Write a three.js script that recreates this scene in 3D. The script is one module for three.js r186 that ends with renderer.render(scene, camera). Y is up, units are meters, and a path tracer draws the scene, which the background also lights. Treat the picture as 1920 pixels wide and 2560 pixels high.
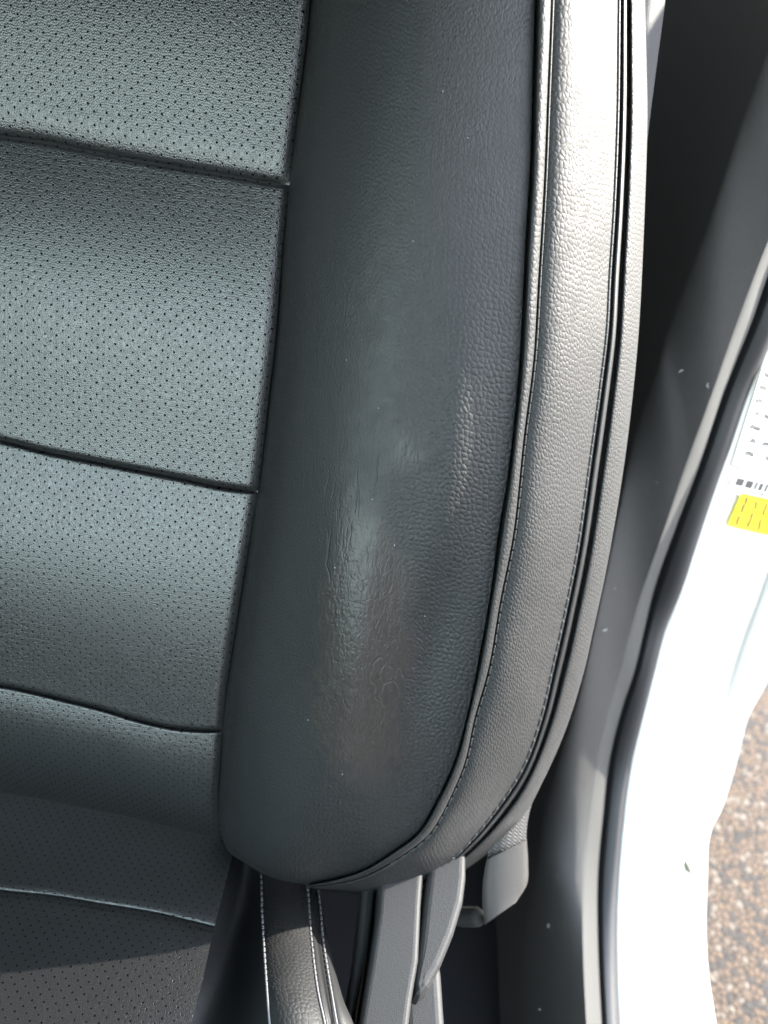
import * as THREE from 'three';
import { mergeGeometries } from 'three/addons/utils/BufferGeometryUtils.js';
import { RoundedBoxGeometry } from 'three/addons/geometries/RoundedBoxGeometry.js';

/* ------------------------------------------------------------------ camera */
const W = 1920, H = 2560, FOV = 67;
const scene = new THREE.Scene();
const camera = new THREE.PerspectiveCamera(FOV, W / H, 0.01, 400);
const PITCH = THREE.MathUtils.degToRad(43.5), ROLL = THREE.MathUtils.degToRad(8);
camera.position.set(0, 1.007, 0);
camera.lookAt(0, 1.007 - Math.sin(PITCH), -Math.cos(PITCH));
camera.rotateZ(ROLL);
camera.updateMatrixWorld(true);
camera.focus = 0.42;
camera.userData.fStop = 6.5;

/* --------------------------------------------------------------- sky, sun */
function mulberry(a) { return () => { a |= 0; a = a + 0x6D2B79F5 | 0; let t = Math.imul(a ^ a >>> 15, 1 | a); t = t + Math.imul(t ^ t >>> 7, 61 | t) ^ t; return ((t ^ t >>> 14) >>> 0) / 4294967296; }; }
const SKY_LEVEL = 1.0;
{
  const w = 256, h = 128, d = new Float32Array(w * h * 4);
  for (let j = 0; j < h; j++) for (let i = 0; i < w; i++) {
    const el = (j + 0.5) / h * Math.PI - Math.PI / 2, e = Math.max(0, Math.sin(el));
    const k = Math.pow(1 - e, 2.2);
    const r = 0.76 + (1.04 - 0.76) * k, g = 0.86 + (1.01 - 0.86) * k, b = 1.02 + (0.96 - 1.02) * k;
    const o = (j * w + i) * 4;
    d[o] = r * SKY_LEVEL; d[o + 1] = g * SKY_LEVEL; d[o + 2] = b * SKY_LEVEL; d[o + 3] = 1;
  }
  const sky = new THREE.DataTexture(d, w, h, THREE.RGBAFormat, THREE.FloatType);
  sky.mapping = THREE.EquirectangularReflectionMapping; sky.magFilter = THREE.LinearFilter; sky.needsUpdate = true;
  scene.background = sky; scene.environment = sky;
}
const SUN_AZ = THREE.MathUtils.degToRad(120), SUN_EL = THREE.MathUtils.degToRad(24);
const sunDir = new THREE.Vector3(Math.cos(SUN_EL) * Math.sin(SUN_AZ), Math.sin(SUN_EL), Math.cos(SUN_EL) * Math.cos(SUN_AZ));
const sun = new THREE.DirectionalLight(new THREE.Color().setRGB(1, 0.93, 0.82), 2.0);
sun.position.copy(sunDir).multiplyScalar(6); sun.target.position.set(0, 0.6, -0.4);
sun.castShadow = true; sun.shadow.mapSize.set(2048, 2048);
Object.assign(sun.shadow.camera, { left: -2, right: 2, top: 2, bottom: -2, near: 0.5, far: 14 });
scene.add(sun, sun.target);

const renderer = new THREE.WebGLRenderer({ antialias: true });
renderer.setSize(768, 1024);
renderer.toneMapping = THREE.LinearToneMapping;
renderer.toneMappingExposure = 10.8;
renderer.shadowMap.enabled = true;

/* ------------------------------------------------------------ measurement */
// a photo pixel gives a direction; each surface supplies the distance
const V3 = (x, y, z) => new THREE.Vector3(x, y, z);
const FPX = H / 2 / Math.tan(THREE.MathUtils.degToRad(FOV / 2));
const Q = camera.quaternion, EYE = camera.position.clone();
function ray(px, py) { return V3((px - W / 2) / FPX, (H / 2 - py) / FPX, -1).applyQuaternion(Q); }
function hit(px, py, point, normal) {
  const d = ray(px, py);
  return EYE.clone().addScaledVector(d, point.clone().sub(EYE).dot(normal) / d.dot(normal));
}
const TILT = THREE.MathUtils.degToRad(30);                    // recline of the backrest
const BU = V3(1, 0, 0), BV = V3(0, Math.cos(TILT), -Math.sin(TILT)), BW = V3(0, Math.sin(TILT), Math.cos(TILT));
const BO = EYE.clone().addScaledVector(ray(960, 1280), 0.43 + 0.02);
function onBack(px, py, w) { return hit(px, py, BO.clone().addScaledVector(BW, w), BW); }
function backUV(p) { const q = p.clone().sub(BO); return [q.dot(BU), q.dot(BV)]; }
const CT = THREE.MathUtils.degToRad(9);                       // cushion rises to the front
const CN = V3(0, Math.cos(CT), -Math.sin(CT));
const CO = onBack(549, 2116, -0.012);
function onCushion(px, py, h) { return hit(px, py, CO.clone().addScaledVector(CN, h), CN); }
const SIDE_N = V3(1, 0.0, 0).normalize();                    // door opening leans in a little
function onSide(px, py, x) { return hit(px, py, V3(x, 0.4, 0), SIDE_N); }
function onLevel(px, py, y) { return hit(px, py, V3(0, y, 0), V3(0, 1, 0)); }

class Path {                                                  // smooth curve through pixels, even steps
  constructor(pts) {
    const c = new THREE.CatmullRomCurve3(pts.map(p => V3(p[0], p[1], 0)), false, 'centripetal');
    const n = 600; this.p = []; this.l = [0];
    for (let i = 0; i <= n; i++) { const q = c.getPoint(i / n); this.p.push([q.x, q.y]); if (i) this.l.push(this.l[i - 1] + Math.hypot(q.x - this.p[i - 1][0], q.y - this.p[i - 1][1])); }
    this.n = n; this.len = this.l[n];
  }
  at(t) {
    const g = Math.min(1, Math.max(0, t)) * this.len; let a = 0, b = this.n;
    while (b - a > 1) { const m = (a + b) >> 1; if (this.l[m] <= g) a = m; else b = m; }
    const k = (g - this.l[a]) / Math.max(1e-9, this.l[b] - this.l[a]);
    return [this.p[a][0] + (this.p[b][0] - this.p[a][0]) * k, this.p[a][1] + (this.p[b][1] - this.p[a][1]) * k];
  }
  xAtY(y) { for (let i = 1; i <= this.n; i++) if (this.p[i][1] >= y) { const a = this.p[i - 1], b = this.p[i]; return a[0] + (b[0] - a[0]) * (y - a[1]) / Math.max(1e-6, b[1] - a[1]); } return this.p[this.n][0]; }
}
const lerp = (a, b, k) => a + (b - a) * k, mix2 = (a, b, k) => [lerp(a[0], b[0], k), lerp(a[1], b[1], k)];
const sstep = (a, b, x) => { const k = Math.min(1, Math.max(0, (x - a) / (b - a))); return k * k * (3 - 2 * k); };

/* ---------------------------------------------------------------- builders */
function sheet(nS, nT, fn, o = {}) {                          // surface patch, uv in metres along it (or o.uv)
  const pos = [], uv = [], idx = [], P = [];
  for (let j = 0; j <= nT; j++) for (let i = 0; i <= nS; i++) { const p = fn(i / nS, j / nT); P.push(p); pos.push(p.x, p.y, p.z); }
  const at = (i, j) => P[j * (nS + 1) + i], k = o.scale || 1;
  for (let j = 0; j <= nT; j++) for (let i = 0; i <= nS; i++) {
    if (o.uv) { const q = o.uv(i / nS, j / nT, at(i, j)); uv.push(q[0], q[1]); continue; }
    uv.push(0, 0);
  }
  if (!o.uv) {
    const mj = nT >> 1, mi = nS >> 1; const lv = [0];
    for (let j = 1; j <= nT; j++) lv.push(lv[j - 1] + at(mi, j).distanceTo(at(mi, j - 1)));
    for (let j = 0; j <= nT; j++) { const lu = [0]; for (let i = 1; i <= nS; i++) lu.push(lu[i - 1] + at(i, j).distanceTo(at(i - 1, j))); for (let i = 0; i <= nS; i++) { const q = (j * (nS + 1) + i) * 2; uv[q] = (lu[i] - lu[mi]) / k; uv[q + 1] = -lv[j] / k; } }
  }
  for (let j = 0; j < nT; j++) for (let i = 0; i < nS; i++) { const a = j * (nS + 1) + i, b = a + 1, c = a + nS + 1, d = c + 1; idx.push(a, c, b, b, c, d); }
  const g = new THREE.BufferGeometry();
  g.setAttribute('position', new THREE.Float32BufferAttribute(pos, 3)); g.setAttribute('uv', new THREE.Float32BufferAttribute(uv, 2));
  g.setIndex(idx); g.computeVertexNormals(); return g;
}
const taken = {};
function numbered(n) { if (!(n in taken)) { taken[n] = 0; return n; } taken[n]++; return n + '_' + String(taken[n]).padStart(3, '0'); }
function part(name, geo, mat, parent, label) {
  const m = new THREE.Mesh(geo, mat); m.name = name; m.castShadow = m.receiveShadow = true;
  if (label) m.userData.label = label; parent.add(m); return m;
}
function thing(name, label, category, group) {
  const g = new THREE.Group(); g.name = numbered(name); g.userData = { label, category }; if (group) g.userData.group = group; scene.add(g); return g;
}
function lone(name, geo, mat, label, category, group) {
  const m = new THREE.Mesh(geo, mat); m.name = numbered(name); m.castShadow = m.receiveShadow = true; m.userData = { label, category }; if (group) m.userData.group = group; scene.add(m); return m;
}
// a moulded plate: outline given in pixels on a level, thickness downward, rounded rim
function plate(outline, y, depth, bevel, slope = 0) {
  const pts = outline.map(([a, b]) => onLevel(a, b, y));
  const sh = new THREE.Shape(new THREE.SplineCurve(pts.map(p => new THREE.Vector2(p.x, -p.z))).points);
  const g = new THREE.ExtrudeGeometry(sh, { depth, bevelEnabled: true, bevelThickness: bevel, bevelSize: bevel, bevelOffset: -bevel, bevelSegments: 4, curveSegments: 6 });
  g.rotateX(-Math.PI / 2); g.translate(0, y - depth - bevel, 0); return g;
}

/* ---------------------------------------------------------------- textures */
function cells(n, size, jitter, seed, sharp, aspect = 1) {    // seamless pebble relief, raised cells and thin furrows
  const R = mulberry(seed), ny = Math.round(n * aspect), px = new Float32Array(n * ny), py = new Float32Array(n * ny), ph = new Float32Array(n * ny);
  for (let i = 0; i < n * ny; i++) { px[i] = 0.5 + (R() - 0.5) * jitter; py[i] = 0.5 + (R() - 0.5) * jitter; ph[i] = R(); }
  const out = new Float32Array(size * size);
  for (let j = 0; j < size; j++) for (let i = 0; i < size; i++) {
    const x = i / size * n, y = j / size * ny, cx = Math.floor(x), cy = Math.floor(y); let a = 9, b = 9, h = 0;
    for (let dy = -1; dy <= 1; dy++) for (let dx = -1; dx <= 1; dx++) {
      const gx = (cx + dx + n) % n, gy = (cy + dy + ny) % ny, q = gy * n + gx;
      const ex = cx + dx + px[q] - x, ey = cy + dy + py[q] - y, d = Math.sqrt(ex * ex + ey * ey);
      if (d < a) { b = a; a = d; h = ph[q]; } else if (d < b) b = d;
    }
    const k = Math.min(1, (b - a) / sharp);
    out[j * size + i] = Math.sin(k * Math.PI / 2) * (0.72 + 0.28 * h) - 0.10 * a;
  }
  return out;
}
function vnoise(n, size, seed) {                              // seamless value noise
  const R = mulberry(seed), g = new Float32Array(n * n).map(() => R()), out = new Float32Array(size * size);
  for (let j = 0; j < size; j++) for (let i = 0; i < size; i++) {
    const x = i / size * n, y = j / size * n, a = Math.floor(x), b = Math.floor(y), u = x - a, v = y - b, s = u * u * (3 - 2 * u), t = v * v * (3 - 2 * v);
    const q = (p, r) => g[(r % n) * n + (p % n)];
    out[j * size + i] = lerp(lerp(q(a, b), q(a + 1, b), s), lerp(q(a, b + 1), q(a + 1, b + 1), s), t);
  }
  return out;
}
function texOf(w, h, fn, { srgb = false, wrap = true, repeat } = {}) {
  const d = new Uint8Array(w * h * 4);
  for (let j = 0; j < h; j++) for (let i = 0; i < w; i++) { const c = fn(i, j), o = (j * w + i) * 4; if (typeof c === 'number') d[o] = d[o + 1] = d[o + 2] = Math.max(0, Math.min(255, c * 255)); else for (let k = 0; k < 3; k++) d[o + k] = Math.max(0, Math.min(255, c[k] * 255)); d[o + 3] = 255; }
  const t = new THREE.DataTexture(d, w, h, THREE.RGBAFormat); t.magFilter = THREE.LinearFilter; t.minFilter = THREE.LinearMipmapLinearFilter; t.generateMipmaps = true;
  if (wrap) t.wrapS = t.wrapT = THREE.RepeatWrapping; if (srgb) t.colorSpace = THREE.SRGBColorSpace; if (repeat) t.repeat.set(...repeat);
  t.needsUpdate = true; return t;
}
const GS = 1024;
const coarse = cells(60, GS, 0.8, 11, 0.85);                 // 0.18 m tile: 3 mm pebbles
const fineG = cells(110, GS, 0.9, 12, 0.85);                  // 1.6 mm pebbles
const n8 = vnoise(8, GS, 3), n24 = vnoise(24, GS, 4), n96 = vnoise(96, GS, 5), n300 = vnoise(300, GS, 6);
const TILE = 0.18;
function tap(a, u, v) {                                       // bilinear, wrapped, u and v in tiles
  let x = (u - Math.floor(u)) * GS, y = (v - Math.floor(v)) * GS; const i = x | 0, j = y | 0; x -= i; y -= j;
  const i1 = (i + 1) % GS, j1 = (j + 1) % GS, I = i % GS, J = j % GS;
  return lerp(lerp(a[J * GS + I], a[J * GS + i1], x), lerp(a[j1 * GS + I], a[j1 * GS + i1], x), y);
}
const stripBump = texOf(GS, GS, (i, j) => { const q = j * GS + i; return 0.15 + 0.62 * coarse[q] + 0.12 * fineG[q] + 0.08 * n300[q]; });
const leatherTint = texOf(512, 512, (i, j) => { const q = j * 2 * GS + i * 2; const k = 0.86 + 0.18 * n24[q] + 0.08 * n300[q]; return [k, k, k]; });
const leatherRough = texOf(512, 512, (i, j) => { const q = j * 2 * GS + i * 2; return 0.84 + 0.14 * n24[q] + 0.10 * n96[q] - 0.08; });
const plasticBump = texOf(512, 512, (i, j) => { const q = j * 2 * GS + i * 2; return 0.5 * fineG[q] + 0.4 * n300[q]; });

// perforated leather: 6.5 mm lattice with a hole at each corner and centre
const CELL = 0.0065, PT = CELL * 8, BT = CELL * 32;
const jit = (() => { const R = mulberry(77), a = []; for (let i = 0; i < 128; i++) a.push([(R() - 0.5) * 0.05, (R() - 0.5) * 0.05, 0.9 + R() * 0.2]); return a; })();
function holeDist(x, y) {                                     // x, y in lattice cells; distance to the nearest hole centre in mm
  let best = 9; const m = 8;
  for (let k = 0; k < 2; k++) { const ox = k * 0.5, cx = Math.round(x - ox), cy = Math.round(y - ox); const q = jit[(((cx % m) + m) % m) + 8 * (((cy % m) + m) % m) + 64 * k];
    const d = Math.hypot(x - ox - cx - q[0], y - ox - cy - q[1]) * CELL * 1000 / q[2]; if (d < best) best = d; }
  return best;
}
const perfAlpha = texOf(1024, 1024, (i, j) => sstep(0.46, 0.60, holeDist((i + .5) / 128, (j + .5) / 128)));
const perfBump = (() => { const S = 2048, k = S / 32; return texOf(S, S, (i, j) => {
  const u = i / S, v = j / S, d = holeDist((i + .5) / k, (j + .5) / k);
  const g = 0.50 * tap(fineG, u * 2, v * 1.5) + 0.25 * tap(coarse, u, v) * (0.4 + 0.8 * tap(n8, u, v)) + 0.12 * tap(n300, u, v);
  return 0.2 + g * sstep(0.4, 0.75, d) * 0.9 + 0.05 * sstep(0.4, 0.8, d); }); })();

/* --------------------------------------------------------------- materials */
const LEATHER = [0.0125, 0.013, 0.0135];
function mat(c, rough, o = {}) { return new THREE.MeshPhysicalMaterial({ color: new THREE.Color().setRGB(...c), roughness: rough, side: THREE.DoubleSide, ...o }); }
const M = {
  leather: mat(LEATHER, 0.70, { specularIntensity: 0.75, bumpMap: stripBump, bumpScale: 0.00034, map: leatherTint, roughnessMap: leatherRough }),
  smooth: mat(LEATHER, 0.5, { bumpMap: plasticBump, bumpScale: 0.00012 }),
  perf: mat(LEATHER, 0.33, { ior: 1.70, bumpMap: perfBump, bumpScale: 0.00026, alphaMap: perfAlpha, alphaTest: 0.5 }),
  foam: mat([0.03, 0.03, 0.031], 0.95, { specularIntensity: 0.2 }),
  thread: mat([0.03, 0.03, 0.032], 0.55),
  greyThread: mat([0.16, 0.16, 0.165], 0.6),
  plastic: mat([0.022, 0.0225, 0.0235], 0.6, { specularIntensity: 0.7, bumpMap: plasticBump, bumpScale: 0.00018 }),
  trim: mat([0.026, 0.0255, 0.025], 0.56, { bumpMap: plasticBump, bumpScale: 0.0005 }),
  edge: mat([0.034, 0.034, 0.032], 0.7, { bumpMap: plasticBump, bumpScale: 0.00022 }),
  rubber: mat([0.016, 0.016, 0.018], 0.5),
  paint: mat([0.82, 0.80, 0.765], 0.35, { clearcoat: 1, clearcoatRoughness: 0.06 }),
  carpet: mat([0.009, 0.009, 0.010], 0.95, { specularIntensity: 0.15 }),
  webbing: mat([0.06, 0.056, 0.054], 0.75),
  sleeve: mat([0.045, 0.042, 0.040], 0.7, { bumpMap: plasticBump, bumpScale: 0.0002 }),
  liner: mat([0.035, 0.035, 0.036], 0.95, { specularIntensity: 0.2 }),
  glass: new THREE.MeshPhysicalMaterial({ color: new THREE.Color().setRGB(0.80, 0.95, 0.89), transmission: 1, roughness: 0, thickness: 0, side: THREE.DoubleSide }),
  tinted: new THREE.MeshPhysicalMaterial({ color: new THREE.Color().setRGB(0.10, 0.11, 0.11), transmission: 1, roughness: 0, thickness: 0, side: THREE.DoubleSide }),
  lint: mat([0.26, 0.26, 0.24], 0.8),
};
M.perf.alphaMap.repeat.set(1, 1);
{ perfAlpha.repeat.set(1 / PT, 1 / PT); perfBump.repeat.set(1 / BT, 1 / BT); }
for (const t of [stripBump, leatherTint, leatherRough]) t.repeat.set(1 / TILE, 1 / TILE);
plasticBump.repeat.set(1 / 0.12, 1 / 0.12);

/* ============================================================== the ground */
{
  const S = 1024, c1 = cells(56, S, 1, 31, 0.35), c2 = cells(170, S, 1, 32, 0.4), R = mulberry(5);
  const stone = Array.from({ length: 4096 }, () => { const k = R(); return k < 0.5 ? [0.30, 0.19, 0.12] : k < 0.66 ? [0.46, 0.36, 0.27] : k < 0.86 ? [0.12, 0.10, 0.085] : [0.34, 0.21, 0.12]; });
  const cellId = (() => { const n = 56, R2 = mulberry(31), px = [], py = []; for (let i = 0; i < n * n; i++) { px.push(0.5 + (R2() - 0.5)); py.push(0.5 + (R2() - 0.5)); R2(); }
    return (i, j) => { const x = i / S * n, y = j / S * n, cx = Math.floor(x), cy = Math.floor(y); let a = 9, id = 0; for (let dy = -1; dy <= 1; dy++) for (let dx = -1; dx <= 1; dx++) { const q = ((cy + dy + n) % n) * n + (cx + dx + n) % n, d = Math.hypot(cx + dx + px[q] - x, cy + dy + py[q] - y); if (d < a) { a = d; id = q; } } return id; }; })();
  const g2 = x => Math.pow(x, 1 / 2.2);
  const map = texOf(S, S, (i, j) => { const q = j * S + i, s = stone[cellId(i, j) % 4096], k = sstep(0.25, 0.75, c1[q]), f = 0.75 + 0.4 * n300[q]; return [0, 1, 2].map(m => g2(lerp([0.028, 0.020, 0.014][m], s[m] * 0.30, k) * f)); }, { srgb: true, repeat: [1 / 0.62, 1 / 0.62] });
  const bump = texOf(S, S, (i, j) => 0.7 * c1[j * S + i] + 0.3 * c2[j * S + i], { repeat: [1 / 0.62, 1 / 0.62] });
  const g = new THREE.PlaneGeometry(160, 160, 1, 1); g.rotateX(-Math.PI / 2);
  const uv = g.attributes.uv; for (let i = 0; i < uv.count; i++) uv.setXY(i, uv.getX(i) * 160, uv.getY(i) * 160);
  g.translate(0, -0.32, 0);
  const m = new THREE.Mesh(g, mat([1, 1, 1], 0.9, { map, bumpMap: bump, bumpScale: 0.004 })); m.name = 'asphalt_ground'; m.receiveShadow = true;
  m.userData = { kind: 'structure', label: 'coarse brown sunlit asphalt beside the car', category: 'ground' }; scene.add(m);
}

/* ================================================================= the car */
const car = thing('white_car', 'white car body with black trimmed door opening beside the leather seat', 'car');
// pixel runs along the door opening
const turn = new Path([[2040, -330], [1985, -90], [1920, 110], [1857, 289], [1770, 550], [1672, 810], [1646, 902], [1585, 1085], [1520, 1400], [1455, 1700], [1395, 1900], [1367, 1996], [1352, 2070], [1342, 2144], [1322, 2243], [1302, 2391], [1293, 2560], [1290, 2900]]);
const flangeL = new Path([[2095, 160], [2010, 385], [1920, 602], [1845, 800], [1776, 995], [1719, 1150], [1658, 1329], [1601, 1492], [1543, 1685], [1515, 1798], [1481, 1947], [1463, 2095], [1456, 2243], [1458, 2391], [1466, 2560], [1490, 2900]]);
const flangeR = new Path([[2115, 200], [2030, 420], [1920, 690], [1882, 800], [1809, 985], [1748, 1166], [1694, 1309], [1637, 1471], [1586, 1680], [1555, 1774], [1525, 1897], [1508, 2045], [1495, 2194], [1495, 2342], [1505, 2560], [1530, 2900]]);
const sealR = new Path([[2170, 250], [2085, 480], [1995, 710], [1920, 877], [1878, 971], [1829, 1113], [1788, 1227], [1747, 1349], [1707, 1471], [1666, 1573], [1640, 1672], [1614, 1774], [1579, 1922], [1560, 2070], [1547, 2243], [1545, 2391], [1552, 2560], [1575, 2900]]);
const fold = new Path([[2260, 300], [2190, 560], [2110, 830], [2020, 1130], [1915, 1440], [1837, 1660], [1807, 1778], [1787, 1897], [1776, 2000], [1767, 2085], [1758, 2194], [1755, 2342], [1757, 2441], [1764, 2560], [1800, 2900]]);
const rim = new Path([[2330, 420], [2260, 700], [2170, 1000], [2070, 1310], [1990, 1540], [1920, 1704], [1871, 1793], [1841, 1907], [1807, 2016], [1774, 2085], [1767, 2194], [1764, 2342], [1771, 2441], [1789, 2560], [1850, 2900]]);
const bulgeDir = t => { const g = sstep(0.4, 0.85, t); return V3(0.1, lerp(0.30, 0.9, g), lerp(0.95, 0.4, g)).normalize(); };
const NT = 120, XT = 0.215, XF = 0.256, XE = 0.280, XS = 0.306, XJ = 0.41;
{
  // inboard face of the pillar and sill, then the rounded band that meets the flange
  const band = sheet(44, NT, (s, t) => {
    const a = turn.at(t), b = flangeL.at(t);
    if (s < 0.4) { const k = 1 - s / 0.4, p = onSide(a[0], a[1], XT); const g = sstep(0.35, 0.75, t); return p.add(V3(-0.02 * k, lerp(0.0, -0.34, g) * k, lerp(-0.40, -0.10, g) * k)); }
    const k = (s - 0.4) / 0.6, q = mix2(a, b, k); return onSide(q[0], q[1], lerp(XT, XF, Math.pow(k, 1.15)) );
  });
  part('pillar_trim', band, M.trim, car, 'black grained plastic trim of the door pillar and sill');
  part('trim_edge', sheet(10, NT, (s, t) => { const q = mix2(flangeL.at(t), flangeR.at(t), s); return onSide(q[0], q[1], lerp(XF, XE, s)).addScaledVector(bulgeDir(t), 0.003 * Math.pow(Math.sin(s * Math.PI), 0.5) - 0.0005); }), M.edge, car, 'grey edge strip of the pillar trim');
  part('door_seal', sheet(18, NT, (s, t) => { const q = mix2(flangeR.at(t), sealR.at(t), s); const r = Math.sin(Math.min(1, Math.max(0, (s - 0.22) / 0.78)) * Math.PI); return onSide(q[0], q[1], lerp(XE, XS, s)).addScaledVector(bulgeDir(t), s < 0.22 ? -0.014 * Math.sin(s / 0.22 * Math.PI) : 0.006 * r); }), M.rubber, car, 'black rubber door seal');
  part('painted_jamb', sheet(26, NT, (s, t) => { const q = mix2(sealR.at(t), fold.at(t), s); return onSide(q[0], q[1], lerp(XS - 0.002, XJ, s)).addScaledVector(bulgeDir(t), 0.004 * Math.sin(s * Math.PI) - (s === 0 ? 0.006 : 0)); }), M.paint, car, 'white painted door jamb and sill');
  part('jamb_lip', sheet(10, NT, (s, t) => { const q = mix2(fold.at(t), rim.at(t), s); return onSide(q[0], q[1], XJ + 0.002 + 0.018 * s).addScaledVector(V3(0.3, 0.5, 0.7), -0.003 * (1 - Math.abs(2 * s - 1))); }), M.paint, car, 'white folded outer lip of the door jamb');
}
// shell of the cabin: it is what the glossy leather mirrors and what keeps the sky out
{
  const bx = (x0, x1, y0, y1, z0, z1, r = 0.03) => { const g = new RoundedBoxGeometry(x1 - x0, y1 - y0, z1 - z0, 3, r); g.translate((x0 + x1) / 2, (y0 + y1) / 2, (z0 + z1) / 2); return g; };
  part('roof', bx(-1.32, 0.34, 1.38, 1.43, -1.9, 0.42, 0.02), M.liner, car);
  part('roof_rail', bx(0.26, 0.35, 1.29, 1.40, -1.9, 0.46, 0.03), M.liner, car);
  { const a = V3(0.31, 1.36, 0.44), b = V3(0.35, 0.90, 1.28), g = new THREE.CapsuleGeometry(0.055, a.distanceTo(b), 4, 12); const m = part('windscreen_pillar', g, M.trim, car); m.position.copy(a).lerp(b, 0.5); m.quaternion.setFromUnitVectors(V3(0, 1, 0), a.clone().sub(b).normalize()); }
  part('dashboard', bx(-1.28, 0.26, 0.30, 0.93, 0.82, 1.5, 0.06), M.trim, car);
  part('floor', bx(-1.3, 0.262, -0.06, 0.0, -1.9, 1.4, 0.01), M.carpet, car);
  part('door_panel', bx(-1.36, -1.28, 0.0, 0.98, -1.9, 1.4, 0.03), M.trim, car);
  part('bulkhead', bx(-1.3, 0.24, 0.0, 0.95, -1.98, -1.9, 0.03), M.trim, car);
  part('windscreen', sheet(1, 1, (s, t) => V3(lerp(-1.3, 0.24, s), lerp(1.40, 0.92, t), lerp(0.425, 1.3, t))), M.glass, car);
  part('side_window', sheet(1, 1, (s, t) => V3(-1.32, lerp(1.40, 0.96, t), lerp(-1.95, 0.9, s))), M.tinted, car, 'dark tinted side window');
  part('rear_window', sheet(1, 1, (s, t) => V3(lerp(-1.32, 0.36, s), lerp(1.40, 0.9, t), -1.94)), M.tinted, car, 'dark tinted rear window');
  part('rear_door', bx(0.28, 0.36, -0.1, 0.98, -1.95, -0.72, 0.03), M.trim, car);
  part('rear_door_window', sheet(1, 1, (s, t) => V3(lerp(0.26, 0.32, t), lerp(1.40, 0.96, t), lerp(-1.95, -0.76, s))), M.tinted, car, 'dark tinted rear door window');
  { const d = new THREE.Group(); d.name = 'front_door'; d.position.set(0.40, 0, 0.88); d.rotation.y = -0.46; car.add(d); d.userData.label = 'front door standing open';
    part('door_lining', bx(-0.04, 0.04, -0.1, 0.95, -0.98, 0, 0.03), M.trim, d);
    part('door_glass', sheet(1, 1, (s, t) => V3(0, lerp(1.40, 0.94, t), lerp(-0.95, -0.1, s))), M.tinted, d); }
  part('sill_box', bx(0.225, 0.34, -0.05, 0.10, 0.05, 1.4, 0.02), M.paint, car);
}

{
  const p = thing('passenger_seat', 'plain black leather passenger seat across the cabin', 'seat');
  const rb = (w, h, d, r, x, y, z, a) => { const g = new RoundedBoxGeometry(w, h, d, 4, r); g.rotateX(a); g.translate(x, y, z); return g; };
  part('backrest', rb(0.50, 0.66, 0.14, 0.06, -0.92, 0.86, -0.48, -0.5), M.leather, p);
  part('headrest', rb(0.27, 0.19, 0.10, 0.045, -0.92, 1.24, -0.68, -0.3), M.leather, p);
  part('cushion', rb(0.50, 0.16, 0.52, 0.06, -0.92, 0.52, -0.08, -0.12), M.leather, p);
}
/* ================================================================ the seat */
const seat = thing('driver_seat', 'worn black leather car seat with perforated panels and stitched side bolster', 'seat');
const seamIn = new Path([[842, -560], [802, -240], [775, 0], [764, 116], [743, 289], [723, 463], [705, 637], [690, 830], [674, 974], [648, 1205], [625, 1350], [596, 1523], [574, 1670], [561, 1777], [551, 1903], [545, 2030], [557, 2106]]);
const weltL = new Path([[1346, -560], [1342, -250], [1336, 0], [1330, 231], [1325, 405], [1313, 600], [1300, 870], [1286, 1045], [1269, 1189], [1245, 1334], [1230, 1454], [1201, 1623], [1172, 1768], [1133, 1908], [1091, 1998], [1043, 2079], [988, 2122], [912, 2171], [838, 2197], [771, 2212]]);
const weltR = new Path([[1392, -560], [1385, -250], [1377, 0], [1368, 231], [1359, 463], [1345, 700], [1333, 900], [1309, 1093], [1283, 1334], [1250, 1503], [1221, 1671], [1187, 1792], [1161, 1908], [1120, 2005], [1075, 2082], [1015, 2132], [910, 2190], [838, 2209], [771, 2216]]);
const stitchSeam = new Path([[1560, -560], [1557, -250], [1553, 0], [1550, 289], [1541, 521], [1530, 694], [1523, 830], [1507, 963], [1479, 1166], [1450, 1370], [1418, 1532], [1386, 1675], [1357, 1798], [1312, 1922], [1248, 2021], [1174, 2110], [1100, 2175], [1045, 2204], [980, 2221], [905, 2229], [838, 2225], [771, 2219]]);
const outerEdge = new Path([[1606, -560], [1610, -250], [1614, 0], [1618, 174], [1620, 289], [1611, 579], [1598, 830], [1577, 1044], [1552, 1227], [1516, 1430], [1485, 1573], [1461, 1680], [1416, 1823], [1357, 1956], [1313, 2036], [1224, 2130], [1164, 2174], [1110, 2206], [1050, 2226], [980, 2236], [905, 2238], [838, 2230], [771, 2221]]);
const lowEdge = new Path([[557, 2106], [570, 2128], [608, 2155], [663, 2187], [717, 2204], [771, 2212]]);

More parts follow.
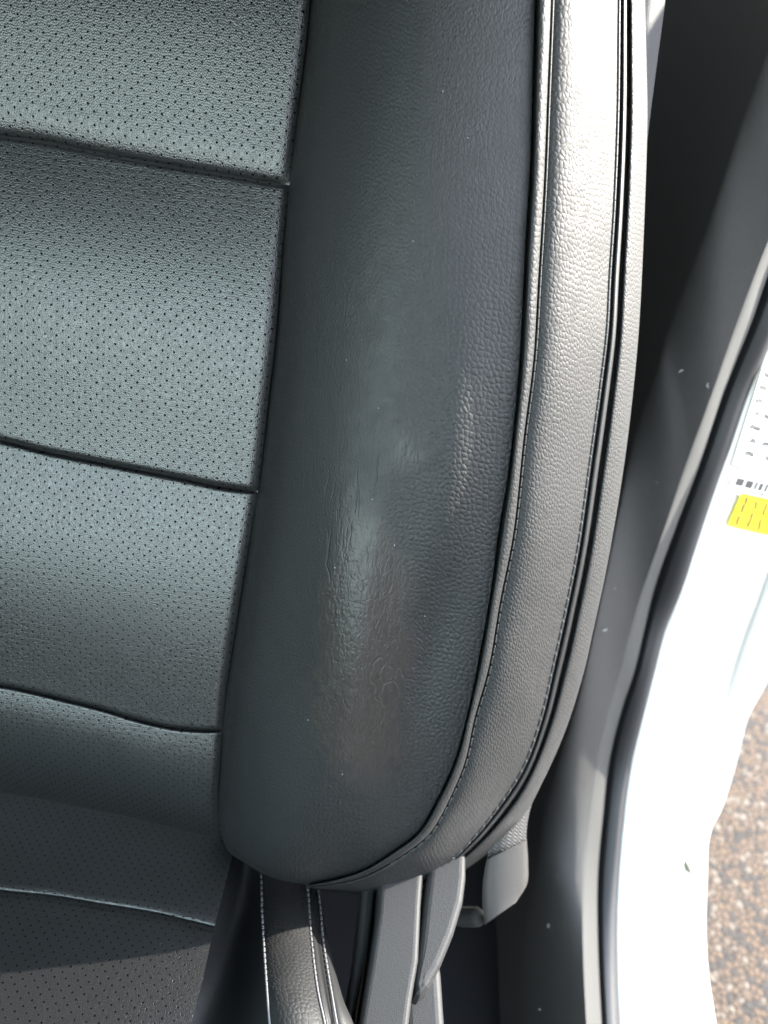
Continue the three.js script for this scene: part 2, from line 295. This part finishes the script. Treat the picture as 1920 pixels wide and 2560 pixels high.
function boxPix(s, t) {                                       // bolster face, s from the insert seam to the welt, t downwards
  const a = mix2(seamIn.at(t), weltL.at(t), s);
  const e = mix2(seamIn.at(1), weltL.at(1), s), b = lowEdge.at(s), k = Math.pow(t, 14);
  return [a[0] + (b[0] - e[0]) * k, a[1] + (b[1] - e[1]) * k];
}
const bump2 = (p, x, y, rx, ry, ang = 0) => { const c = Math.cos(ang), q = Math.sin(ang), dx = p[0] - x, dy = p[1] - y, u = (dx * c + dy * q) / rx, v = (-dx * q + dy * c) / ry; return Math.exp(-(u * u + v * v)); };
const lowFall = t => { const k = Math.max(0, (t - 0.86) / 0.14); return -0.030 * (1 - Math.sqrt(Math.max(0, 1 - k * k))); };
const weltW = t => 0.028 + lowFall(t) * 0.8;
function bolsterW(s, t) {
  const p = boxPix(s, t);
  const rise = 1 - Math.exp(-s / 0.035);
  let w = -0.004 + 0.014 * rise + 0.030 * Math.sin(Math.min(1, s / 0.52) * Math.PI / 2);
  const k = Math.max(0, (s - 0.50) / 0.50); w -= 0.014 * Math.pow(k, 1.5);
  w += 0.0050 * bump2(p, 880, 1600, 95, 330, 0.05) - 0.0045 * bump2(p, 1085, 1600, 50, 220, 0.2) + 0.0045 * bump2(p, 1130, 1180, 70, 330, 0.12);
  return w + lowFall(t);
}
// bolster face with its own relief: pebbles stretched smooth on the left, a worn patch with cracks
const NB = 96, MB = 220;
const bolsterPoint = (s, t) => { const p = boxPix(s, t); return onBack(p[0], p[1], bolsterW(s, t)); };
const bolsterGeo = sheet(NB, MB, bolsterPoint, { uv: (s, t) => [s, t] });
let bolsterBump, bolsterRough, bolsterTint;
{
  const w = 1024, h = 2048, cw = 48, ch = 128, cu = [], cv = [], cx = [], cy = [];
  for (let j = 0; j <= ch; j++) for (let i = 0; i <= cw; i++) { const q = boxPix(i / cw, j / ch), uv = backUV(onBack(q[0], q[1], 0.03)); cu.push(uv[0]); cv.push(uv[1]); cx.push(q[0]); cy.push(q[1]); }
  const look = (a, s, t) => { const x = s * cw, y = t * ch, i = Math.min(cw - 1, x | 0), j = Math.min(ch - 1, y | 0), u = x - i, v = y - j, k = j * (cw + 1) + i; return lerp(lerp(a[k], a[k + 1], u), lerp(a[k + cw + 1], a[k + cw + 2], u), v); };
  const find = (px, py) => { let s = 0.5, t = 0.5; for (let k = 0; k < 40; k++) { const e = 0.002, x = look(cx, s, t), y = look(cy, s, t); const ax = (look(cx, Math.min(1, s + e), t) - x) / e, ay = (look(cy, Math.min(1, s + e), t) - y) / e, bx = (look(cx, s, Math.min(1, t + e)) - x) / e, by = (look(cy, s, Math.min(1, t + e)) - y) / e, D = ax * by - ay * bx; s += 0.7 * ((px - x) * by - (py - y) * bx) / D; t += 0.7 * (ax * (py - y) - ay * (px - x)) / D; s = Math.min(0.997, Math.max(0, s)); t = Math.min(0.997, Math.max(0, t)); } return [s, t]; };
  const crack = new Float32Array(w * h);
  const jr = mulberry(17);
  const line = (pts, width, deep) => { pts = pts.flatMap((p, i) => i === pts.length - 1 ? [p] : [p, [lerp(p[0], pts[i + 1][0], 0.5) + (jr() - 0.5) * 7, lerp(p[1], pts[i + 1][1], 0.5) + (jr() - 0.5) * 7]]); for (let k = 1; k < pts.length; k++) { const a = find(...pts[k - 1]), b = find(...pts[k]); const n = 40; for (let m = 0; m <= n; m++) { const s = lerp(a[0], b[0], m / n) * w, t = lerp(a[1], b[1], m / n) * h; const rx = width * 1.9 / 0.15, ry = width * 1.9 / 0.30; for (let y = Math.floor(t - 2 * ry); y <= t + 2 * ry; y++) for (let x = Math.floor(s - 2 * rx); x <= s + 2 * rx; x++) { if (x < 0 || y < 0 || x >= w || y >= h) continue; const d = Math.hypot((x - s) / rx, (y - t) / ry), v = deep * Math.exp(-d * d * 2.2); if (Math.abs(v) > Math.abs(crack[y * w + x])) crack[y * w + x] = v; } } } };
  const R = mulberry(91);
  const walk = (x, y, dx, dy, n, wob) => { const o = [[x, y]]; for (let i = 0; i < n; i++) { x += dx + (R() - 0.5) * wob; y += dy + (R() - 0.5) * wob; o.push([x, y]); } return o; };
  // the deep cracks in the bare patch
  line([[952, 1640], [932, 1658], [925, 1690], [940, 1712], [935, 1738], [950, 1752]], 0.42, -0.75);
  line([[952, 1640], [962, 1660], [950, 1682], [960, 1708], [985, 1700], [990, 1676], [972, 1664]], 0.42, -0.7);
  line([[960, 1708], [952, 1730], [958, 1760]], 0.36, -0.6); line([[985, 1700], [1000, 1730], [985, 1756]], 0.36, -0.6);
  line([[990, 1676], [1002, 1668], [1010, 1690]], 0.32, -0.55); line([[930, 1600], [945, 1625], [952, 1640]], 0.3, -0.5);
  line([[938, 1560], [942, 1590], [930, 1620]], 0.28, -0.4);
  for (let i = 0; i < 70; i++) line(walk(840 + R() * 200, 1330 + R() * 460, 3 - R() * 6, 9, 4 + R() * 7, 9), 0.20 + R() * 0.1, -0.14 - R() * 0.22);
  for (let i = 0; i < 70; i++) line(walk(830 + R() * 220, 1500 + R() * 280, 7, 3 - R() * 6, 3 + R() * 6, 9), 0.20, -0.10 - R() * 0.18);
  for (let i = 0; i < 26; i++) line(walk(820 + R() * 130, 1130 + R() * 400, -1.2, 13, 2 + R() * 4, 4), 0.24, -0.2 - R() * 0.3);
  line([[820, 1330], [822, 1370], [815, 1410], [826, 1455]], 0.3, -0.55); line([[893, 1180], [897, 1230], [895, 1290]], 0.26, -0.4);
  line(walk(1030, 1050, 2.2, 17, 9, 5), 0.55, 0.42); line(walk(1020, 1056, 4, 18, 7, 4), 0.5, -0.2);
  line([[950, 1075], [985, 1055], [1030, 1048], [1062, 1058], [1078, 1082]], 0.6, -0.28);
  for (let i = 0; i < 16; i++) line(walk(960 + R() * 90, 1700 + R() * 160, -1 + R() * 3, 10, 5, 7), 0.25, -0.25);
  const H_ = new Float32Array(w * h), RO = new Float32Array(w * h), BR = new Float32Array(w * h), WE = new Float32Array(w * h);
  for (let j = 0; j < h; j++) for (let i = 0; i < w; i++) {
    const s = i / w, t = j / h, u = look(cu, s, t), v = look(cv, s, t), p = [look(cx, s, t), look(cy, s, t)];
    const wob = 0.25 * (tap(n24, u / 0.12, v / 0.12) - 0.5) + 0.3 * (tap(n8, u / 0.2, v / 0.2) - 0.5);
    let worn = bump2(p, 910, 1590, 120, 290, 0.03) * 1.5 + bump2(p, 870, 1330, 60, 160, -0.06) * 0.35 + bump2(p, 1015, 1120, 55, 75) * 0.9 + bump2(p, 900, 1870, 220, 130) * 0.55;
    worn = sstep(0.3, 0.95, worn + wob); WE[j * w + i] = worn; BR[j * w + i] = worn * sstep(0.1, 0.6, bump2(p, 900, 1620, 170, 360) + 0.5 * wob);
    const right = sstep(0.40, 0.85, s + 0.12 * (tap(n8, u / 0.3, v / 0.3) - 0.5) + 0.06 * sstep(0.2, 0.6, t)) * lerp(0.25, 1, sstep(0.28, 0.62, t));
    const g1 = tap(coarse, (u + v * 0.12) / TILE, v / TILE), g2 = tap(fineG, u / 0.15, (v + u * 0.2) / 0.24);
    const grain = lerp(0.30 * g2 + 0.08 * g1, 0.80 * g1 + 0.12 * g2, right);
    const crease = 0.25 * (tap(n96, u / 0.16, v / 0.34) - 0.5) + 0.12 * tap(n300, u / 0.2, v / 0.3);
    H_[j * w + i] = 0.25 + grain * (1 - 0.93 * worn) * 0.62 + worn * (0.26 + crease * 0.7 + 0.30 * tap(fineG, (u + 0.004 * tap(n24, u / 0.09, v / 0.09)) / 0.20, v / 0.36) * tap(n24, u / 0.05, v / 0.08) + 0.16 * tap(coarse, v / 0.5 + u / 0.9, u / 0.2)) + 0.04 * tap(n300, u / 0.1, v / 0.1) + 0.6 * crack[j * w + i];
    RO[j * w + i] = lerp(0.50, 0.36, worn) + 0.08 * (tap(n24, u / 0.1, v / 0.1) - 0.5) + 0.06 * (tap(n300, u / 0.12, v / 0.12) - 0.5);
  }
  const o = { wrap: false };
  bolsterBump = texOf(w, h, (i, j) => H_[j * w + i], o); bolsterRough = texOf(w, h, (i, j) => RO[j * w + i], o);
  bolsterTint = texOf(512, 1024, (i, j) => { const q = j * 2 * w + i * 2, k = BR[q], n = 0.9 + 0.2 * n300[(j % GS) * GS + i]; return [0.30 + 0.34 * k, 0.32 + 0.25 * k, 0.335 + 0.18 * k].map(x => x * n); }, o);
}
M.bolster = mat([0.040, 0.040, 0.0405], 1.0, { ior: 1.40, bumpMap: bolsterBump, bumpScale: 0.0006, roughnessMap: bolsterRough, map: bolsterTint });
part('side_bolster', bolsterGeo, M.bolster, seat, 'smooth black side bolster with a shiny cracked worn patch');

// folded seam welt, side panel, second piping and outer border, all running down and under the bolster
const rowT = 260;
part('welt', sheet(14, rowT, (s, t) => { const p = mix2(weltL.at(t), weltR.at(t), s); const k = Math.max(0, (s - 0.24) / 0.76); const w = weltW(t) + (s < 0.24 ? -0.010 * Math.sin(s / 0.24 * Math.PI) - 0.004 * (1 - s / 0.24) : 0.0032 * Math.sqrt(Math.max(0, Math.sin(k * Math.PI))) - 0.004 * k); return onBack(p[0], p[1], w); }), M.leather, seat, 'raised folded welt along the bolster edge');
const dropW = t => lerp(0.052, 0.050, t) * (1 - 0.55 * sstep(0.9, 1, t));
const sideW = (s, t) => weltW(t) - 0.009 - dropW(t) * Math.pow(s, 1.55) + 0.0075 * Math.pow(Math.sin(Math.PI * Math.min(1, s)), 0.6);
part('side_panel', sheet(56, rowT, (s, t) => { const p = mix2(weltR.at(t), stitchSeam.at(t), s); return onBack(p[0], p[1], sideW(s, t)); }), M.leather, seat, 'grained leather side panel of the backrest');
const edgeW = (s, t) => {                                     // s 0..1 from stitched seam to outer silhouette
  const b = weltW(t) - 0.009 - dropW(t);
  if (s < 0.24) return b - 0.004 + 0.006 * Math.sqrt(Math.max(0, Math.sin((s / 0.24) * Math.PI))) - 0.004 * s;
  if (s < 0.36) return b - 0.004 - 0.005 * Math.sin((s - 0.24) / 0.12 * Math.PI) - 0.004 * s;
  const k = (s - 0.36) / 0.64; return b - 0.0045 + 0.0035 * Math.sqrt(Math.sin(Math.min(1, k * 3) * Math.PI / 2)) - 0.034 * Math.pow(k, 1.7) * (1 - 0.6 * sstep(0.93, 1, t));
};
const edgePoint = (s, t) => { const p = mix2(stitchSeam.at(t), outerEdge.at(t), s); return onBack(p[0], p[1], edgeW(s, t)); };
part('piping', sheet(16, rowT, (s, t) => edgePoint(s * 0.36, t)), M.smooth, seat, 'thin piping beside a dark stitched groove');
part('outer_border', sheet(36, rowT, (s, t) => { if (s <= 0.6) return edgePoint(0.36 + 0.64 * s / 0.6, t); const p = edgePoint(1, t), k = (s - 0.6) / 0.4; return p.addScaledVector(BW, -0.09 * k).addScaledVector(BU, -0.004 - 0.05 * k * k); }), M.leather, seat, 'outer leather border wrapping to the back of the seat');
{
  const q = new Path([[1700, -560], [1680, -200], [1663, 0], [1645, 140], [1628, 270], [1610, 420], [1585, 600], [1560, 760]]);
  part('back_shell', sheet(10, 80, (s, t) => { const b = q.at(t); const p = onBack(b[0], b[1], -0.115); return s < 0.5 ? p.addScaledVector(BU, -0.06 * (1 - s * 2)).addScaledVector(BW, 0.02 * (1 - s * 2)) : p.addScaledVector(BW, -0.05 * (s * 2 - 1)).addScaledVector(BU, -0.05 * (s * 2 - 1)); }), M.plastic, seat, 'grey plastic shell on the back of the seat');
}
part('seat_core', sheet(20, 60, (s, t) => { const r = mix2(seamIn.at(t * 0.9), weltR.at(t * 0.9), 0.92), p = mix2([-520, r[1] - 150], r, s); return onBack(p[0], p[1], -0.03 + lowFall(t) * 0.6); }), M.foam, seat, 'dark foam core behind the panels');
// stitches along the two seams of the side panel
const stitchGeo = new THREE.CapsuleGeometry(0.00055, 0.0042, 2, 6);
function stitchRun(pointAt, n, t0, t1, mt, lift, geo = stitchGeo) {
  const up = V3(0, 1, 0);
  for (let i = 0; i < n; i++) { const t = lerp(t0, t1, (i + 0.5) / n), a = pointAt(t - 0.0008), b = pointAt(t + 0.0008), c = pointAt(t); const m = part('stitch', geo, mt, seat); m.position.copy(c).addScaledVector(lift, 0.0004); m.quaternion.setFromUnitVectors(up, b.sub(a).normalize()); }
}
stitchRun(t => { const p = mix2(weltR.at(t), stitchSeam.at(t), 0.03); return onBack(p[0], p[1], sideW(0.03, t) + 0.0008); }, 88, 0.16, 0.93, M.thread, BW);
stitchRun(t => { const p = mix2(weltR.at(t), stitchSeam.at(t), 0.965); return onBack(p[0], p[1], sideW(0.965, t) + 0.0006); }, 88, 0.16, 0.93, M.thread, BW, new THREE.CapsuleGeometry(0.0008, 0.0046, 2, 6));

// perforated panels of the backrest
const L = -520;
const seams = [
  new Path([[L, -560 - 200], [0, -560 - 120], [842, -560]]),
  new Path([[L, 262], [0, 336], [116, 353], [231, 376], [405, 408], [579, 437], [723, 463]]),
  new Path([[L, 1010], [0, 1101], [116, 1130], [231, 1153], [347, 1176], [463, 1199], [550, 1217], [647, 1230]]),
  new Path([[L, 1650], [0, 1715], [84, 1732], [169, 1753], [253, 1774], [338, 1800], [422, 1819], [485, 1826], [556, 1828]]),
  new Path([[L, 1905], [0, 1986], [84, 2003], [169, 2024], [253, 2042], [338, 2067], [422, 2097], [485, 2118], [549, 2132]]),
];
function panelFn(k, off) {
  const A = seams[k], B = seams[k + 1];
  const bulge = [0.009, 0.0085, 0.006, 0.004][k];
  return (s, t) => {
    let p = mix2(A.at(s), B.at(s), t);
    const q = [seamIn.xAtY(p[1]), p[1]]; const e = mix2(A.at(1), B.at(1), t); p = [p[0] + (q[0] - e[0]) * Math.pow(s, 6), p[1]];
    const hgt = Math.max(1, B.at(s)[1] - A.at(s)[1]);
    const top = t * hgt, bot = (1 - t) * hgt, right = (1 - s) * A.len;          // pixels to each seam
    const rt = [60, 12, 10, 8][k], rb = [80, 15, 12, 110][k], lip = d => Math.sqrt(1 - Math.pow(1 - Math.min(1, d), 2));
    let w = -0.0042 + 0.0042 * lip(top / rt) * lip(bot / rb) * lip(right / 24);
    const dome = k === 1 ? Math.sin(Math.PI / 2 * Math.min(1, t / 0.5)) * lerp(1, 0.5, sstep(0.5, 1, t)) : Math.pow(Math.sin(Math.PI * t), 1.15);
    w += bulge * dome * (1 - 0.35 * Math.pow(s, 3));
    if (k === 3) w -= 0.03 * Math.pow(t, 2.2);
    return onBack(p[0], p[1], w - off);
  };
}
for (let k = 0; k < 4; k++) {
  const f = panelFn(k, 0);
  const m = part('perforated_panel', sheet(70, 110, f, { uv: (s, t, p) => backUV(p) }), M.perf, seat, 'perforated black leather panel of the backrest');
  part('foam_backing', sheet(40, 60, panelFn(k, 0.0034)), M.foam, m);
}
// cushion
const cushEdge = new Path([[592, 2090], [582, 2135], [561, 2220], [536, 2317], [506, 2452], [477, 2560], [395, 2880], [330, 3150]]);
const cSeams = [
  new Path([[L, 1800], [0, 1900], [253, 1960], [592, 2060]]),
  new Path([[L, 2150], [0, 2228], [127, 2241], [253, 2262], [380, 2283], [464, 2302], [536, 2319]]),
  new Path([[L, 2990], [0, 3050], [330, 3150]]),
];
function cushFn(k, off) {
  const A = cSeams[k], B = cSeams[k + 1];
  return (s, t) => {
    let p = mix2(A.at(s), B.at(s), t); const e = mix2(A.at(1), B.at(1), t); p = [p[0] + (cushEdge.xAtY(p[1]) - e[0]) * Math.pow(s, 6), p[1]];
    const hgt = B.at(s)[1] - A.at(s)[1], top = t * hgt, bot = (1 - t) * hgt, right = (1 - s) * A.len, lip = d => Math.sqrt(1 - Math.pow(1 - Math.min(1, d), 2));
    let h = 0.001;
    h += k === 0 ? 0.003 * lip(bot / 34) - 0.012 * Math.pow(1 - t, 2) : 0.006 * lip(top / 60) + 0.006 * Math.sin(Math.PI * Math.min(1, t * 1.3));
    return onCushion(p[0], p[1], h - off);
  };
}
for (let k = 0; k < 2; k++) {
  const m = part('perforated_panel', sheet(70, 90, cushFn(k, 0), { uv: (s, t, p) => [p.x, -p.z / Math.cos(CT)] }), M.perf, seat, 'perforated black leather panel of the seat cushion');
  part('foam_backing', sheet(40, 50, cushFn(k, 0.0034)), M.foam, m);
}
// raised side of the cushion with light stitching
const k1 = new Path([[640, 2090], [652, 2182], [655, 2280], [663, 2415], [674, 2560], [706, 2900]]);
const k2 = new Path([[752, 2110], [769, 2220], [777, 2334], [793, 2470], [812, 2560], [880, 2900]]);
const k3 = new Path([[780, 2130], [796, 2225], [809, 2361], [831, 2497], [842, 2560], [915, 2900]]);
const k4 = new Path([[790, 2140], [800, 2225], [823, 2361], [858, 2497], [884, 2560], [990, 2900]]);
const cz = (t, a, b) => lerp(a, b, sstep(0, 0.55, t));
const H0 = t => cz(t, -0.060, -0.020), H1 = t => cz(t, -0.052, 0.004), H2 = t => cz(t, -0.056, 0.000), H3 = t => cz(t, -0.060, -0.004), H4 = t => cz(t, -0.066, -0.012);
const cp = (P, t, h) => { const p = P.at(t); return onCushion(p[0], p[1], h); };
part('cushion_flank', sheet(16, 90, (s, t) => { const e = cushEdge.at(t); const a = onCushion(e[0], e[1], -0.004).add(V3(-0.006, -0.030, 0)), b = cp(k1, t, H1(t) - 0.002); return a.lerp(b, s).addScaledVector(CN, -0.014 * Math.sin(Math.PI * s)); }), M.smooth, seat, 'plain dark inner flank of the cushion bolster');
part('cushion_bolster', sheet(28, 120, (s, t) => { const a = k1.at(t), b = k2.at(t), p = mix2(a, b, s); return onCushion(p[0], p[1], lerp(H1(t), H2(t), s) + 0.008 * Math.pow(Math.sin(Math.PI * s), 0.6)); }), M.leather, seat, 'leather cushion bolster with grey stitching');
part('cushion_seam', sheet(8, 120, (s, t) => { const p = mix2(k2.at(t), k3.at(t), s); return onCushion(p[0], p[1], lerp(H2(t), H3(t), s) + 0.0015 * Math.abs(Math.sin(2 * Math.PI * s)) - 0.001); }), M.smooth, seat);
part('cushion_side', sheet(14, 120, (s, t) => { if (s < 0.5) { const p = mix2(k3.at(t), k4.at(t), s * 2); return onCushion(p[0], p[1], lerp(H3(t), H4(t), s * 2) + 0.003 * Math.sin(Math.PI * 2 * s)); } return cp(k4, t, H4(t)).add(V3(-0.02 * (s - 0.5), -0.22 * (s - 0.5), 0)); }), M.smooth, seat);
const stitch2 = new THREE.CapsuleGeometry(0.00075, 0.0026, 2, 6);
stitchRun(t => cp(k1, t, H1(t) + 0.0012), 38, 0.1, 0.76, M.greyThread, CN, stitch2);
stitchRun(t => cp(k2, t, H2(t) + 0.0012), 38, 0.1, 0.76, M.greyThread, CN, stitch2);
stitchRun(t => cp(k3, t, H3(t) + 0.0014), 38, 0.1, 0.76, M.greyThread, CN, stitch2);

// plastic beside the cushion
{ const g = new RoundedBoxGeometry(0.46, 0.22, 0.6, 3, 0.02); g.translate(-0.27, 0.28, 0.02); part('seat_base', g, M.foam, seat); }
part('slide_rail', plate([[915, 2150], [945, 2150], [925, 2340], [892, 2520], [880, 2620], [852, 2620], [866, 2520], [893, 2350]], 0.455, 0.05, 0.004), M.plastic, seat);
part('side_shield', plate([[955, 2130], [1062, 2130], [1053, 2260], [1047, 2400], [1030, 2500], [1018, 2600], [1000, 2800], [850, 2800], [898, 2560], [925, 2400], [943, 2280]], 0.472, 0.10, 0.004), M.plastic, seat, 'grey plastic side shield of the seat');
part('recline_lever', plate([[1078, 2120], [1166, 2110], [1166, 2193], [1159, 2253], [1135, 2334], [1102, 2415], [1072, 2468], [1052, 2486], [1040, 2482], [1038, 2443], [1050, 2350], [1062, 2240]], 0.470, 0.018, 0.005), M.plastic, seat, 'tapered grey plastic lever beside the seat');
part('lower_shield', plate([[1000, 2380], [1095, 2380], [1104, 2430], [1113, 2560], [1130, 2800], [985, 2800], [1010, 2560]], 0.435, 0.10, 0.006), M.plastic, seat);

/* =========================================================== the seat belt */
const belt = thing('seat_belt', 'grey woven seat belt in a fabric sleeve, anchored between seat and door sill', 'seat belt');
{
  const f = ray(1250, 2200).clone().multiplyScalar(-1).normalize(), n = V3(0.35, 0.55, 0.75).normalize();
  const bp = EYE.clone().addScaledVector(ray(1260, 2180), 0.575);
  const on = (x, y, d) => hit(x, y, bp.clone().addScaledVector(n, d), n);
  const wl = new Path([[1290, 1900], [1250, 2020], [1222, 2120], [1212, 2200]]), wr = new Path([[1370, 1880], [1335, 1990], [1318, 2060], [1316, 2150]]);
  const weave = texOf(128, 128, (i, j) => { const k = (i / 16) % 2; const d = k < 1 ? (i + j) : (i - j + 128); return 0.5 + 0.5 * Math.sin(d / 16 * Math.PI * 2); }); weave.repeat.set(1 / 0.022, 1 / 0.022);
  const wm = M.webbing.clone(); wm.bumpMap = weave; wm.bumpScale = 0.0005;
  const slab = (fn, nS, nT, th) => { const a = sheet(nS, nT, (s, t) => fn(s, t, 0)), b = sheet(nS, nT, (s, t) => fn(1 - s, t, -th)); const e1 = sheet(1, nT, (s, t) => fn(0, t, s * -th)), e2 = sheet(1, nT, (s, t) => fn(1, t, -th * (1 - s))), e3 = sheet(nS, 1, (s, t) => fn(s, 1, -th * t)); return mergeGeometries([a, b, e1, e2, e3]); };
  part('webbing', slab((s, t, d) => { const p = mix2(wl.at(t), wr.at(t), s); return on(p[0], p[1], 0.004 * Math.sin(Math.PI * s) + d); }, 14, 30, 0.0014), wm, belt, 'woven grey webbing');
  const sl = new Path([[1216, 2150], [1208, 2200], [1206, 2250], [1211, 2312]]), sr = new Path([[1317, 2100], [1320, 2160], [1318, 2208], [1290, 2256]]);
  part('anchor_sleeve', slab((s, t, d) => { const p = mix2(sl.at(t), sr.at(t), s); return on(p[0], p[1], 0.004 + 0.006 * Math.pow(Math.sin(Math.PI * s), 0.5) * (0.6 + 0.4 * t) + d); }, 16, 24, 0.008), M.sleeve, belt, 'brown grey sleeve at the belt end');
  const b = part('anchor_bolt', new THREE.CapsuleGeometry(0.007, 0.014, 6, 14), M.plastic, belt); b.position.copy(on(1172, 2292, -0.014)); b.rotation.set(0.4, 0.2, -0.7);
}

/* ============================================= labels on the painted jamb */
{
  const a = onSide(1800, 1300, 0.272), b = onSide(1900, 1300, 0.3), c = onSide(1880, 1100, 0.272);
  const jn = (px, py, d) => { // walk along the jamb surface at that pixel
    let best = null; const t0 = (() => { let bt = 0, bd = 1e9; for (let i = 0; i <= 200; i++) { const q = sealR.at(i / 200), r = fold.at(i / 200); const k = ((px - q[0]) * (r[0] - q[0]) + (py - q[1]) * (r[1] - q[1])) / ((r[0] - q[0]) ** 2 + (r[1] - q[1]) ** 2), e = Math.hypot(q[0] + (r[0] - q[0]) * k - px, q[1] + (r[1] - q[1]) * k - py); if (e < bd) { bd = e; bt = i / 200; best = k; } } return bt; })();
    const s = Math.max(0, best); return onSide(px, py, lerp(XS - 0.002, XJ, s)).addScaledVector(bulgeDir(t0), 0.004 * Math.sin(Math.min(1, s) * Math.PI) + d);
  };
  const quad = (A, B, C, D, d) => sheet(10, 10, (s, t) => { const p = mix2(mix2(A, B, s), mix2(D, C, s), t); return jn(p[0], p[1], d); }, { uv: (s, t) => [s, 1 - t] });
  const canvasTex = (w, h, draw) => { const c = document.createElement('canvas'); c.width = w; c.height = h; draw(c.getContext('2d')); const t = new THREE.CanvasTexture(c); t.colorSpace = THREE.SRGBColorSpace; return t; };
  const R = mulberry(8);
  const scribble = (x, X0, Y0, len, size, col) => { x.fillStyle = col; let p = X0; while (p < X0 + len) { const w = size * (0.25 + R() * 0.3); if (R() > 0.07) { x.fillRect(p, Y0, size * 0.26, size); if (R() > 0.4) x.fillRect(p, Y0 + (R() > 0.5 ? 0 : size * 0.45), w, size * 0.28); if (R() > 0.4) x.fillRect(p + w, Y0, size * 0.26, size * (R() > 0.5 ? 1 : 0.55)); } p += w + size * 0.32; } };
  const upper = canvasTex(256, 512, x => { x.fillStyle = '#eceae4'; x.fillRect(0, 0, 256, 512); for (let i = 0; i < 7; i++) { let p = 8 + R() * 40; while (p < 220) { const w = 22 + R() * 40; x.fillStyle = '#33312f'; x.fillRect(p, 36 + i * 64, w, 26); x.fillStyle = '#eceae4'; for (let q = p + 5; q < p + w; q += 8) x.fillRect(q, 36 + i * 64 + (R() > 0.5 ? 0 : 14), 2, 12); p += w + 18 + R() * 30; } } x.fillStyle = '#55524e'; x.fillRect(0, 504, 256, 8); });
  const lower = canvasTex(256, 128, x => { x.fillStyle = '#eceae4'; x.fillRect(0, 0, 256, 128); let p = 14; while (p < 246) { const w = 8 + R() * 26; x.fillStyle = '#3a3734'; x.fillRect(p, 16, w, 56); p += w + 3 + R() * 8; } scribble(x, 30, 80, 190, 18, '#1f1e1c'); });
  const yel = canvasTex(256, 256, x => { x.fillStyle = '#f4e400'; x.fillRect(0, 0, 256, 256); x.fillStyle = '#4a2a08'; for (let i = 0; i < 4; i++) { let p = 14 + R() * 26; while (p < 216) { const w = 60 + R() * 70, e = Math.min(w, 240 - p); x.fillRect(26 + i * 60, p, 24, e); p += w + 18; } x.fillStyle = '#f4e400'; for (let q = 20; q < 240; q += 10 + R() * 6) x.fillRect(26 + i * 60 + (R() > 0.5 ? 0 : 12), q, 12, 4); x.fillStyle = '#4a2a08'; } x.fillRect(0, 0, 256, 5); x.fillRect(0, 251, 256, 5); });
  const flat = t => new THREE.MeshPhysicalMaterial({ map: t, roughness: 0.6, side: THREE.DoubleSide });
  const l1 = part('data_label', quad([1905, 905], [2010, 940], [1975, 1195], [1824, 1160], 0.004), flat(upper), car, 'white printed label with grey text');
  const l2 = part('barcode_label', quad([1830, 1180], [1985, 1210], [1960, 1260], [1812, 1222], 0.004), flat(lower), car, 'white label with a grey barcode');
  { const g = new THREE.SphereGeometry(0.0085, 12, 8); g.scale(0.42, 1, 0.22); const m = lone('leaf_fragment', g, mat([0.07, 0.075, 0.045], 0.8), 'small dry green leaf fragment lying on the white door sill', 'leaf'); m.position.copy(jn(1714, 2166, 0.002)); m.rotation.set(-1.1, 0.2, 0.55); }
  part('yellow_tag', quad([1846, 1222], [1950, 1245], [1925, 1332], [1810, 1305], 0.0055), flat(yel), car, 'yellow printed tag');
}

/* ================================================================= debris */
{
  const R = mulberry(404);
  const flakeGeo = (r, arc) => new THREE.TubeGeometry(new THREE.CatmullRomCurve3([0, 1, 2, 3].map(i => { const a = i / 3 * arc; return V3(Math.cos(a) * r - r, Math.sin(a) * r, 0.2 * r * i / 3); })), 10, r * 0.22, 5);
  const g = [flakeGeo(0.0026, 1.9), flakeGeo(0.0018, 2.6), flakeGeo(0.0036, 1.3)];
  const spots = [[1707, 927], [1770, 958], [1645, 1212], [1528, 1473], [1507, 1575], [1470, 1968], [1421, 2290], [1372, 2308], [1310, 2371], [1350, 2520], [1354, 2090]];
  for (const [x, y] of spots) {
    const a = turn, k = (() => { let best = 0, bd = 1e9; for (let i = 0; i <= 150; i++) { const q = turn.at(i / 150), r = flangeL.at(i / 150), d = Math.abs((r[0] - q[0]) * (q[1] - y) - (q[0] - x) * (r[1] - q[1])) / Math.hypot(r[0] - q[0], r[1] - q[1]); if (d < bd) { bd = d; best = Math.max(0, Math.min(1, Math.hypot(x - q[0], y - q[1]) / Math.hypot(r[0] - q[0], r[1] - q[1]))); } } return best; })();
    const m = lone('lint_fleck', g[Math.floor(R() * 3)], M.lint, 'tiny pale fleck of lint lying on the black pillar trim', 'lint', 'lint flecks on the trim');
    m.position.copy(onSide(x, y, lerp(XT, XF, Math.pow(k, 1.15)) )).addScaledVector(V3(-0.1, 0.5, 0.85), 0.0006); m.rotation.set(-0.8 + R() * 0.4, R() * 0.6, R() * 6);
  }
}
{ // specks of dust caught on the bolster
  const R = mulberry(515), g = new THREE.IcosahedronGeometry(0.00042, 0);
  const spots = [[0.45, 0.2], [0.62, 0.27], [0.7, 0.31], [0.55, 0.42], [0.3, 0.52], [0.46, 0.56], [0.48, 0.63], [0.58, 0.66], [0.36, 0.71], [0.74, 0.72], [0.4, 0.84], [0.6, 0.88]];
  for (const [a, b] of spots) { const m = lone('dust_speck', g, M.lint, 'tiny pale speck of dust on the black side bolster', 'dust', 'dust specks on the bolster'); m.position.copy(bolsterPoint(a + (R() - 0.5) * 0.06, b + (R() - 0.5) * 0.03)).addScaledVector(BW, 0.0002); m.rotation.set(R() * 6, R() * 6, 0); m.scale.set(1, 0.6 + R(), 0.7); }
}
renderer.render(scene, camera);
